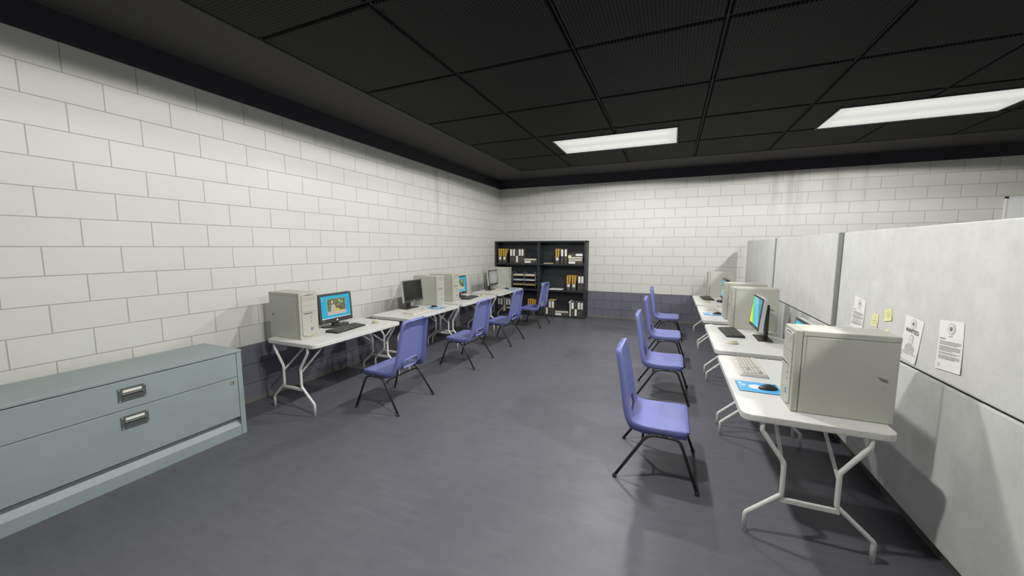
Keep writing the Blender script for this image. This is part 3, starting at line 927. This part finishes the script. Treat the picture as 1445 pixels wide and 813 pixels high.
def make_binder():
    t = thing('ring_binder', (0, 0, 0))
    a = MB(); w, d, h = .034, .225, .345
    a.box((-w, -.002, 0), (w, .003, h), 'binder', .0012, 1)
    for s in (-1, 1):
        x0, x1 = sorted((s*w, s*(w-.004))); a.box((x0, .002, 0), (x1, d, h), 'binder')
    a.obj('cover', t)
    a = MB(); a.box((-w+.006, .006, .012), (w-.006, d-.012, h-.014), 'pages'); a.obj('pages', t)
    a = MB(); a.box((-.024, -.0035, .175), (.024, -.0018, .325), 'paper'); a.obj('spine_label', t)
    a = MB()
    n = 14
    a.add([(.012*math.cos(2*PI*i/n), -.0030, .095+.012*math.sin(2*PI*i/n)) for i in range(n)]+[(.007*math.cos(2*PI*i/n), -.0030, .095+.007*math.sin(2*PI*i/n)) for i in range(n)],
          [(i, (i+1) % n, n+(i+1) % n, n+i) for i in range(n)], 'ring')
    a.obj('finger_ring', t)
    return t
BK = Kind(make_binder)
BG = 'dark ring binders in the bookcase'
ORD = ['first', 'second', 'third', 'fourth', 'fifth', 'sixth', 'seventh']
def stand_row(items, z, where):
    for i, (x, low) in enumerate(items):
        desc = 'dark binder, label low' if low else 'dark binder, label high'
        lab = f'{desc}, {ORD[i]} {where}'
        if low: BK.place((x, FY_, z+.345), 0, lab, 'binder', BG, rot=(0, PI, 0))
        else: BK.place((x, FY_, z), 0, lab, 'binder', BG)
def flat_binder(x0, z, where, right=False):
    # lying on its side, spine to the front
    if right: BK.place((x0, FY_, z+.034), 0, where, 'binder', BG, rot=(0, PI/2, 0))
    else: BK.place((x0+.345, FY_, z+.034), 0, where, 'binder', BG, rot=(0, -PI/2, 0))
stand_row([(.418, 0), (.492, 0), (.570, 1), (.642, 0), (.712, 0)], S2, 'from left on the top left shelf')
stand_row([(1.680, 0), (1.766, 0)], S2, 'of the pair on the top right shelf')
stand_row([(2.088, 0), (2.157, 0)], S1, 'of the pair on the middle right shelf')
stand_row([(.092, 0), (.166, 0), (.236, 1), (.306, 0), (.376, 0)], S0, 'from left on the bottom left shelf')
stand_row([(1.190, 0), (1.260, 0), (1.330, 1), (1.402, 0), (1.475, 0)], S0, 'in the left run, bottom right shelf')
stand_row([(1.945, 0), (2.017, 1), (2.088, 0), (2.157, 0)], S0, 'in the right run, bottom right shelf')
# lying label: rotating by -90 deg puts the label at the left, by +90 at the right
flat_binder(.749, S2, 'dark ring binder lying flat under a book on the top left shelf', False)
flat_binder(1.815, S2, 'dark ring binder lying flat, lowest of the stack on the top right shelf', False)
flat_binder(1.822, S2+.172, 'dark ring binder lying flat, topmost of the stack on the top right shelf', True)
flat_binder(1.514, S0, 'dark ring binder lying flat under a book on the bottom right shelf', False)

def make_book():
    t = thing('book', (0, 0, 0))
    a = MB(); a.box((-.16, 0, 0), (.16, .22, .005), 'book_cover', .001, 1); a.box((-.16, 0, .043), (.16, .22, .048), 'book_cover', .001, 1)
    a.box((.156, .0, .004), (.16, .22, .044), 'book_cover'); a.obj('cover', t)
    a = MB(); a.box((-.154, .005, .005), (.156, .214, .043), 'pages'); a.obj('pages', t)
    return t
KK = Kind(make_book)
for x, z, l in ((.905, S2+.068, 'book with pale page edges lying on the flat binder, top left shelf'),
                (1.985, S2+.068, 'lower of two pale-edged books in the stack on the top right shelf'),
                (1.992, S2+.118, 'upper of two pale-edged books in the stack on the top right shelf'),
                (1.685, S0+.068, 'book with pale page edges lying on the flat binder, bottom right shelf')):
    KK.place((x, FY_+.004, z), 0, l, 'book', 'books lying flat in the bookcase')

def make_filebox():
    t = thing('magazine_file', (0, 0, 0))
    a = MB(); w, d = .050, .225
    a.box((-w, 0, 0), (w, d, .004), 'binder'); a.box((-w, 0, .004), (w, .004, .150), 'binder'); a.box((-w, d-.004, .004), (w, d, .31), 'binder')
    for s in (-1, 1):
        x0, x1 = sorted((s*w, s*(w-.003)))
        a.prism([(.004, .004), (d-.004, .004), (d-.004, .31), (.13, .31), (.004, .150)], x0, x1, 0, 'binder')
    a.obj('box', t)
    a = MB(); a.box((-.028, -.0018, .078), (.028, .0005, .142), 'paper'); a.obj('label_card', t)
    a = MB(); n = 14
    a.add([(.013*math.cos(2*PI*i/n), -.0012, .044+.013*math.sin(2*PI*i/n)) for i in range(n)]+[(.007*math.cos(2*PI*i/n), -.0012, .044+.007*math.sin(2*PI*i/n)) for i in range(n)],
          [(i, (i+1) % n, n+(i+1) % n, n+i) for i in range(n)], 'ring'); a.obj('finger_ring', t)
    return t
FK = Kind(make_filebox)
def make_folder():
    a = MB()
    # folded manila card with a few sheets, standing on its short edge
    a.box((-.017, 0, 0), (-.0125, .200, .335), 'manila', .001, 1); a.box((.006, 0, 0), (.0105, .200, .325), 'manila', .001, 1)
    a.box((-.0125, .004, .004), (.006, .198, .330), 'manila')
    return a.obj('manila_folder')
MK = Kind(make_folder)
def filebox(x, z, where, folders=2):
    FK.place((x, FY_, z), 0, 'magazine file of yellow folders, '+where, 'magazine file', 'magazine files in the bookcase')
    for i in range(folders):
        dx = (-.027, .016)[i]
        MK.place((x+dx, FY_+.010, z+.0055), 0, f"{'left' if i == 0 else 'right'} yellow folder in the file {where}", 'folder', 'yellow folders in the magazine files', rot=(0, (.0, .045)[i], 0))
filebox(.126, S2, 'first from left, top left shelf')
filebox(.242, S2, 'second from left, top left shelf')
filebox(1.567, S2, 'on the top right shelf', 2)
filebox(1.840, S1, 'left of two, middle right shelf')
filebox(1.962, S1, 'right of two, middle right shelf')
filebox(.892, S0, 'left of two, bottom left shelf')
filebox(1.005, S0, 'right of two, bottom left shelf')
def flat_folder(x0, x1, y0, y1, z, label, yaw=0.):
    a = MB(); cx, cy = (x0+x1)/2, (y0+y1)/2
    a.box((x0-cx, y0-cy, 0), (x1-cx, y1-cy, .003), 'manila', .0008, 1); a.box((x0-cx+.004, y0-cy+.003, .003), (x1-cx-.006, y1-cy-.003, .008), 'paper')
    a.box((x0-cx, y0-cy+.002, .008), (x1-cx-.012, y1-cy, .011), 'manila', .0008, 1)
    o = a.obj('manila_folder'); o.location = (cx, cy, z); o.rotation_euler = (0, 0, yaw); tag(o, label, 'folder')
flat_folder(1.235, 1.465, -.285, -.10, S2, 'yellow folder lying flat on the top right shelf', .05)
flat_folder(1.372, 1.522, -.28, -.06, S0+.345, 'yellow folder lying on top of standing binders, bottom right shelf')
# sticky note on the stack, loose papers, leaning pad, cup with pens
a = MB(); a.box((-.035, -.001, 0), (.035, .001, .072), 'note'); o = a.obj('sticky_note'); o.location = (1.858, FY_-.004, S2+.125); o.rotation_euler = (-.02, 0, 0)
tag(o, 'yellow sticky note hanging on the stack on the top right shelf', 'sticky note')
a = MB()
for i in range(5):
    dx = (i*37 % 5-2)*.006
    a.box((-.15+dx, -.10, i*.004), (.15+dx, .10, i*.004+.0038), 'paper')
a.box((-.02, -.103, .0195), (.06, -.02, .0205), 'note')
o = a.obj('paper_stack'); o.location = (1.535, -.185, S1); o.rotation_euler = (0, 0, .06); tag(o, 'loose white papers lying on the middle right shelf', 'papers')
a = MB(); a.box((-.017, 0, 0), (.017, .21, .335), 'pages', .002, 1); a.box((-.020, -.002, 0), (-.017, .212, .338), 'book_cover'); a.box((.017, -.002, 0), (.020, .212, .338), 'book_cover')
a.prism([(-.045, .318), (-.022, .300), (.016, .345), (-.010, .356)], .0, .20, 1, 'paper')
o = a.obj('document_pad'); o.location = (1.888, FY_, S0); o.rotation_euler = (0, 0, 0); tag(o, 'white document pad standing beside the flat book, bottom right shelf', 'papers')
t = thing('pencil_cup', (1.205, -.23, S1)); tag(t, 'grey-blue cup with pens on the middle right shelf', 'cup')
a = MB(); a.lathe([(.034, 0), (.040, .006), (.042, .145), (.039, .145), (.037, .010)], 'cup', 20); a.obj('cup', t)
for i in range(4):
    a = MB(); an = i*1.6
    a.tube([(.012*math.cos(an), .012*math.sin(an), .012), (.030*math.cos(an), .030*math.sin(an), .185-.01*i)], .004, 'pen', 8); a.obj('pen', t)
# letter tray: wire frame, two columns of three trays
t = thing('letter_tray', (.752, -.19, S1)); tag(t, 'wire letter tray with six compartments on the middle left shelf', 'letter tray')
fr = MB()
for x in (-.290, 0., .290):
    for y in (-.095, .095): fr.tube([(x, y, 0), (x, y, .372)], .005, 'wire', 8)
    fr.tube([(x, -.095, .372), (x, -.085, .392), (x+(.05 if x < .2 else -.05), -.085, .392), (x+(.055 if x < .2 else -.055), -.085, .372)], .004, 'wire', 6)
    fr.tube([(x, -.095, .30), (x, .095, .30)], .004, 'wire', 6)
fr.obj('frame', t)
for ci, cx in enumerate((-.145, .145)):
    for li, z in enumerate((.075, .185, .295)):
        a = MB(); a.box((cx-.137, -.092, z), (cx+.137, .092, z+.004), 'tray')
        for s in (-1, 1):
            x0, x1 = sorted((cx+s*.137, cx+s*.133)); a.box((x0, -.092, z+.004), (x1, .092, z+.042), 'tray')
        a.box((cx-.133, .088, z+.004), (cx+.133, .092, z+.042), 'tray'); a.obj('tray', t)
        p = MB(); k = (li+ci) % 3
        yellow = (li == 0) or (li == 2)
        white = (li != 0)
        hz = 0
        if yellow: p.box((-.125, -.093, 0), (.12, .08, .016), 'manila'); hz = .0165
        if white: p.box((-.12, -.090, hz), (.118, .08, hz+.018), 'paper')
        o = p.obj('paper_stack'); o.location = (.752+cx, -.19, S1+z+.005)
        tag(o, f"{['yellow folder', 'stack of white paper', 'white paper on a yellow folder'][li]} in the {['bottom', 'middle', 'top'][li]} {['left', 'right'][ci]} compartment of the letter tray", 'papers', 'papers in the letter tray')

# ------------------------------------------------------------------ office partition
PX, PT = 5.280, 1.733
def panel(y0, y1, label):
    t = thing('partition_panel', (PX+.035, (y0+y1)/2, 0)); tag(t, label, 'partition', 'partition panels in a row')
    h = (y1-y0)/2
    a = MB(); a.box((-.035, -h, .926), (.035, h, PT), 'part', .009, 3); a.obj('upper_panel', t)
    a = MB(); a.box((-.035, -h, .088), (.035, h, .914), 'part', .009, 3); a.obj('lower_panel', t)
    a = MB(); a.box((-.022, -h, .080), (.022, h, .935), 'gap'); a.obj('core', t)
    a = MB(); a.box((.006, -h, 0), (.030, h, .082), 'kick'); a.obj('kick_strip', t)
panel(-2.380, -.330, 'off-white fabric partition panel, farthest one, ending near the back wall')
panel(-4.535, -2.480, 'off-white fabric partition panel in the middle, between two grey posts')
panel(-8.80, -4.660, 'off-white fabric partition panel with pinned papers, nearest on the right')  # lengthened out of view to block lamp light from the right side
def post(y0, y1, label):
    t = thing('partition_post', (PX+.035, (y0+y1)/2, 0)); tag(t, label, 'partition post', 'grey partition posts')
    h = (y1-y0)/2
    a = MB(); a.box((-.026, -h+.002, 0), (.026, h-.002, PT-.002), 'post', .002, 1)
    a.box((-.036, -h+.018, .03), (.036, h*.10, PT-.004), 'post', .008, 2); a.obj('channel', t)
    a = MB(); a.box((-.030, -h+.002, PT-.004), (.030, h-.002, PT+.002), 'post', .001, 1); a.obj('cap', t)
post(-4.660, -4.535, 'grey metal partition post left of the pinned papers')
post(-2.480, -2.380, 'thin grey partition post between the two farther panels')

# papers pinned to the partition
XF = PX-.0008
def sheet(name, quad, m, prints, label, cat, curl=0.004):
    """quad: corners (y,z) in the order top-left, top-right, bottom-right, bottom-left as seen"""
    tl_, tr_, br_, bl_ = [Vector((p[0], p[1])) for p in quad]
    def P(u, v, lift=0.):
        p = (tl_*(1-u)+tr_*u)*v+(bl_*(1-u)+br_*u)*(1-v)
        bend = curl*((1-v)**3)*(.4+.6*abs(2*u-1))
        return Vector((XF-.0012-bend-lift, p.x, p.y))
    b_ = MB(); n = 8
    vs = [P(i/n, j/n) for j in range(n+1) for i in range(n+1)]
    fs = [(j*(n+1)+i, j*(n+1)+i+1, (j+1)*(n+1)+i+1, (j+1)*(n+1)+i) for j in range(n) for i in range(n)]
    b_.add(vs, fs, m, True)
    bk = [v+Vector((.0008, 0, 0)) for v in vs]; b_.add(bk, [f[::-1] for f in fs], m, True)
    def poly(pts, mm, l=.0010): b_.add([P(u, v, l) for u, v in pts], [tuple(range(len(pts)))], mm)
    def bar(u0, u1, v0, v1, mm, l=.0010):
        k = 6
        for i in range(k):
            a0 = u0+(u1-u0)*i/k; a1 = u0+(u1-u0)*(i+1)/k; poly([(a0, v0), (a1, v0), (a1, v1), (a0, v1)], mm, l)
    def ell(u, v, ru, rv, mm, l=.0010): poly([(u+ru*math.cos(2*PI*i/20), v+rv*math.sin(2*PI*i/20)) for i in range(20)], mm, l)
    prints(poly, bar, ell, P, b_)
    o = b_.obj(name); tag(o, label, cat); return o
def seal(poly, bar, ell, u, v, s, asp=1.42):
    ell(u, v, .16*s, .16*s/asp, 'ink_grey'); ell(u, v, .145*s, .145*s/asp, 'paper', .0013); ell(u, v, .115*s, .115*s/asp, 'ink_grey', .0016)
    ell(u, v, .105*s, .105*s/asp, 'paper', .0019)
    poly([(u-.055*s, v+.055*s/asp), (u+.055*s, v+.055*s/asp), (u+.055*s, v-.03*s/asp), (u, v-.07*s/asp), (u-.055*s, v-.03*s/asp)][::-1], 'ink', .0022)
    bar(u-.012*s, u-.004*s, v-.045*s/asp, v+.05*s/asp, 'paper', .0025); bar(u+.012*s, u+.02*s, v-.03*s/asp, v+.04*s/asp, 'paper', .0025)
    bar(u-.09*s, u+.09*s, v-.22*s/asp, v-.20*s/asp, 'ink_grey')
def text_lines(bar, rows, u0, u1, v, dv, h):
    random.seed(11)
    for n in rows:
        for i in range(n):
            e = u1 if i < n-1 else u0+(u1-u0)*random.uniform(.5, .85)
            x = u0
            while x < e-.01:
                w = random.uniform(.03, .09); bar(x, min(e, x+w), v-h, v, 'ink_grey'); x += w+.012
            v -= dv
        v -= dv*.9
def letter(poly, bar, ell, P, b_):
    seal(poly, bar, ell, .52, .84, 1.0)
    bar(.08, .30, .625, .640, 'ink')
    text_lines(bar, (4, 5, 2, 4), .08, .94, .585, .021, .012)
    bar(.08, .22, .115, .125, 'ink_grey'); bar(.08, .18, .09, .10, 'ink_grey'); bar(.08, .22, .065, .075, 'ink_grey')
def wanted(poly, bar, ell, P, b_):
    seal(poly, bar, ell, .50, .86, 1.0)
    # WANTED heading from stroked block letters
    G_ = {'W': [[(0, 1), (.22, 0), (.5, .7), (.78, 0), (1, 1)]], 'A': [[(0, 0), (.5, 1), (1, 0)], [(.2, .35), (.8, .35)]], 'N': [[(0, 0), (0, 1), (1, 0), (1, 1)]],
          'T': [[(0, 1), (1, 1)], [(.5, 1), (.5, 0)]], 'E': [[(1, 1), (0, 1), (0, 0), (1, 0)], [(0, .52), (.8, .52)]], 'D': [[(0, 0), (0, 1), (.6, 1), (1, .7), (1, .3), (.6, 0), (0, 0)]]}
    u, v0, hh, ww = .14, .655, .075, .092
    for ch in 'WANTED':
        for st in G_[ch]:
            for (ax, ay), (bx, by) in zip(st[:-1], st[1:]):
                p0 = Vector((u+ax*ww, v0+ay*hh)); p1 = Vector((u+bx*ww, v0+by*hh)); d = (p1-p0)
                nn = Vector((-d.y*.7, d.x*1.4)).normalized()
                k = Vector((nn.x*.012, nn.y*.0095)); e_ = d.normalized()*.006
                poly([p0-k-e_, p1-k+e_, p1+k+e_, p0+k-e_], 'ink', .0010+.00005*ax)
        u += ww+.031
    # drawn portrait
    poly([(.22, .245), (.80, .245), (.78, .33), (.62, .395), (.60, .43), (.42, .43), (.40, .395), (.24, .33)], 'sketch')
    ell(.51, .50, .125, .115, 'sketch', .0013); ell(.51, .495, .105, .095, 'card', .0016)
    bar(.44, .49, .510, .518, 'ink_grey', .0019); bar(.53, .58, .510, .518, 'ink_grey', .0019)
    poly([(.50, .50), (.52, .50), (.53, .465), (.495, .465)], 'ink_grey', .0019); bar(.465, .555, .437, .444, 'ink_grey', .0019)
    bar(.24, .78, .215, .228, 'ink'); text_lines(bar, (3,), .08, .94, .195, .022, .010)
    bar(.08, .20, .105, .113, 'ink_grey'); bar(.08, .18, .085, .092, 'ink_grey')
sheet('pinned_notice', [(-4.972, 1.250), (-5.147, 1.224), (-5.140, .985), (-4.935, .970)], 'paper', letter, 'white typed notice with round seal pinned beside the grey post', 'notice')
sheet('wanted_poster', [(-5.660, 1.214), (-5.835, 1.200), (-5.800, .944), (-5.640, .956)], 'paper', wanted, 'WANTED poster with drawn portrait pinned on the partition', 'poster')
sheet('pinned_letter', [(-5.962, 1.238), (-6.138, 1.254), (-6.157, 1.001), (-5.973, .983)], 'paper', letter, 'white typed letter with round seal, rightmost sheet on the partition', 'notice')
def scrawl(rows):
    def f(poly, bar, ell, P, b_):
        for (u0, u1, v) in rows:
            k = 9
            for i in range(k):
                a0 = u0+(u1-u0)*i/k; a1 = u0+(u1-u0)*(i+1)/k; w = .045*(1 if i % 2 else -1)
                poly([(a0, v+w), (a1, v-w), (a1, v-w+.035), (a0, v+w+.035)], 'note_ink')
    return f
sheet('sticky_note', [(-5.262, 1.156), (-5.344, 1.158), (-5.344, 1.073), (-5.256, 1.072)], 'note', scrawl([(.35, .65, .72), (.2, .85, .42), (.2, .9, .2)]), 'yellow sticky note next to the typed notice, lower of the pair', 'sticky note')
sheet('sticky_note', [(-5.413, 1.207), (-5.496, 1.226), (-5.512, 1.150), (-5.424, 1.128)], 'note', scrawl([(.3, .75, .68), (.3, .8, .5), (.4, .7, .3)]), 'yellow sticky note on the partition, upper right of the pair', 'sticky note')
sheet('sticky_note', [(-5.440, 1.081), (-5.490, 1.090), (-5.500, 1.010), (-5.445, 1.005)], 'note', scrawl([(.3, .75, .5)]), 'yellow sticky note mostly hidden behind the foreground tower', 'sticky note')

# ------------------------------------------------------------------ whiteboard on the back wall
t = thing('whiteboard', (9.50, -.012, 1.80)); tag(t, 'whiteboard on the back wall, only its upper left corner above the partition', 'whiteboard')
a = MB(); a.box((-.70, .0, -.59), (.70, .011, .59), 'board'); a.obj('surface', t)
a = MB()
for s in (-1, 1):
    x0, x1 = sorted((s*.716, s*.690)); a.box((x0, -.010, -.60), (x1, .012, .60), 'board_frame', .003, 1)
    z0, z1 = sorted((s*.603, s*.585)); a.box((-.69, -.010, z0), (.69, .012, z1), 'board_frame', .003, 1)
a.obj('frame', t)
for sx in (-1, 1):
    for sz in (-1, 1):
        a = MB(); x0, x1 = sorted((sx*.722, sx*.682)); z0, z1 = sorted((sz*.607, sz*.572)); a.box((x0, -.014, z0), (x1, .012, z1), 'black', .006, 2); a.obj('corner_cap', t)

# ------------------------------------------------------------------ camera and view
cam = bpy.data.cameras.new('camera'); co = bpy.data.objects.new('camera', cam); COL.objects.link(co)
CAM = (3.9763, -8.6022, 1.6134); YAW, PITCH, FPX = -.4020, -.1091, 528.2
co.location = CAM
co.rotation_euler = (PI/2+PITCH, 0, -YAW)
cam.sensor_fit = 'HORIZONTAL'; cam.sensor_width = 36; cam.lens = FPX/1445*36
cam.clip_start = .02
SC.camera = co
w = bpy.data.worlds.new('world'); SC.world = w; w.use_nodes = True
w.node_tree.nodes['Background'].inputs[0].default_value = (.02, .02, .022, 1)
SC.view_settings.view_transform = 'Standard'; SC.view_settings.look = 'None'
SC.view_settings.exposure = 0; SC.view_settings.gamma = 1; SC.view_settings.use_curve_mapping = False
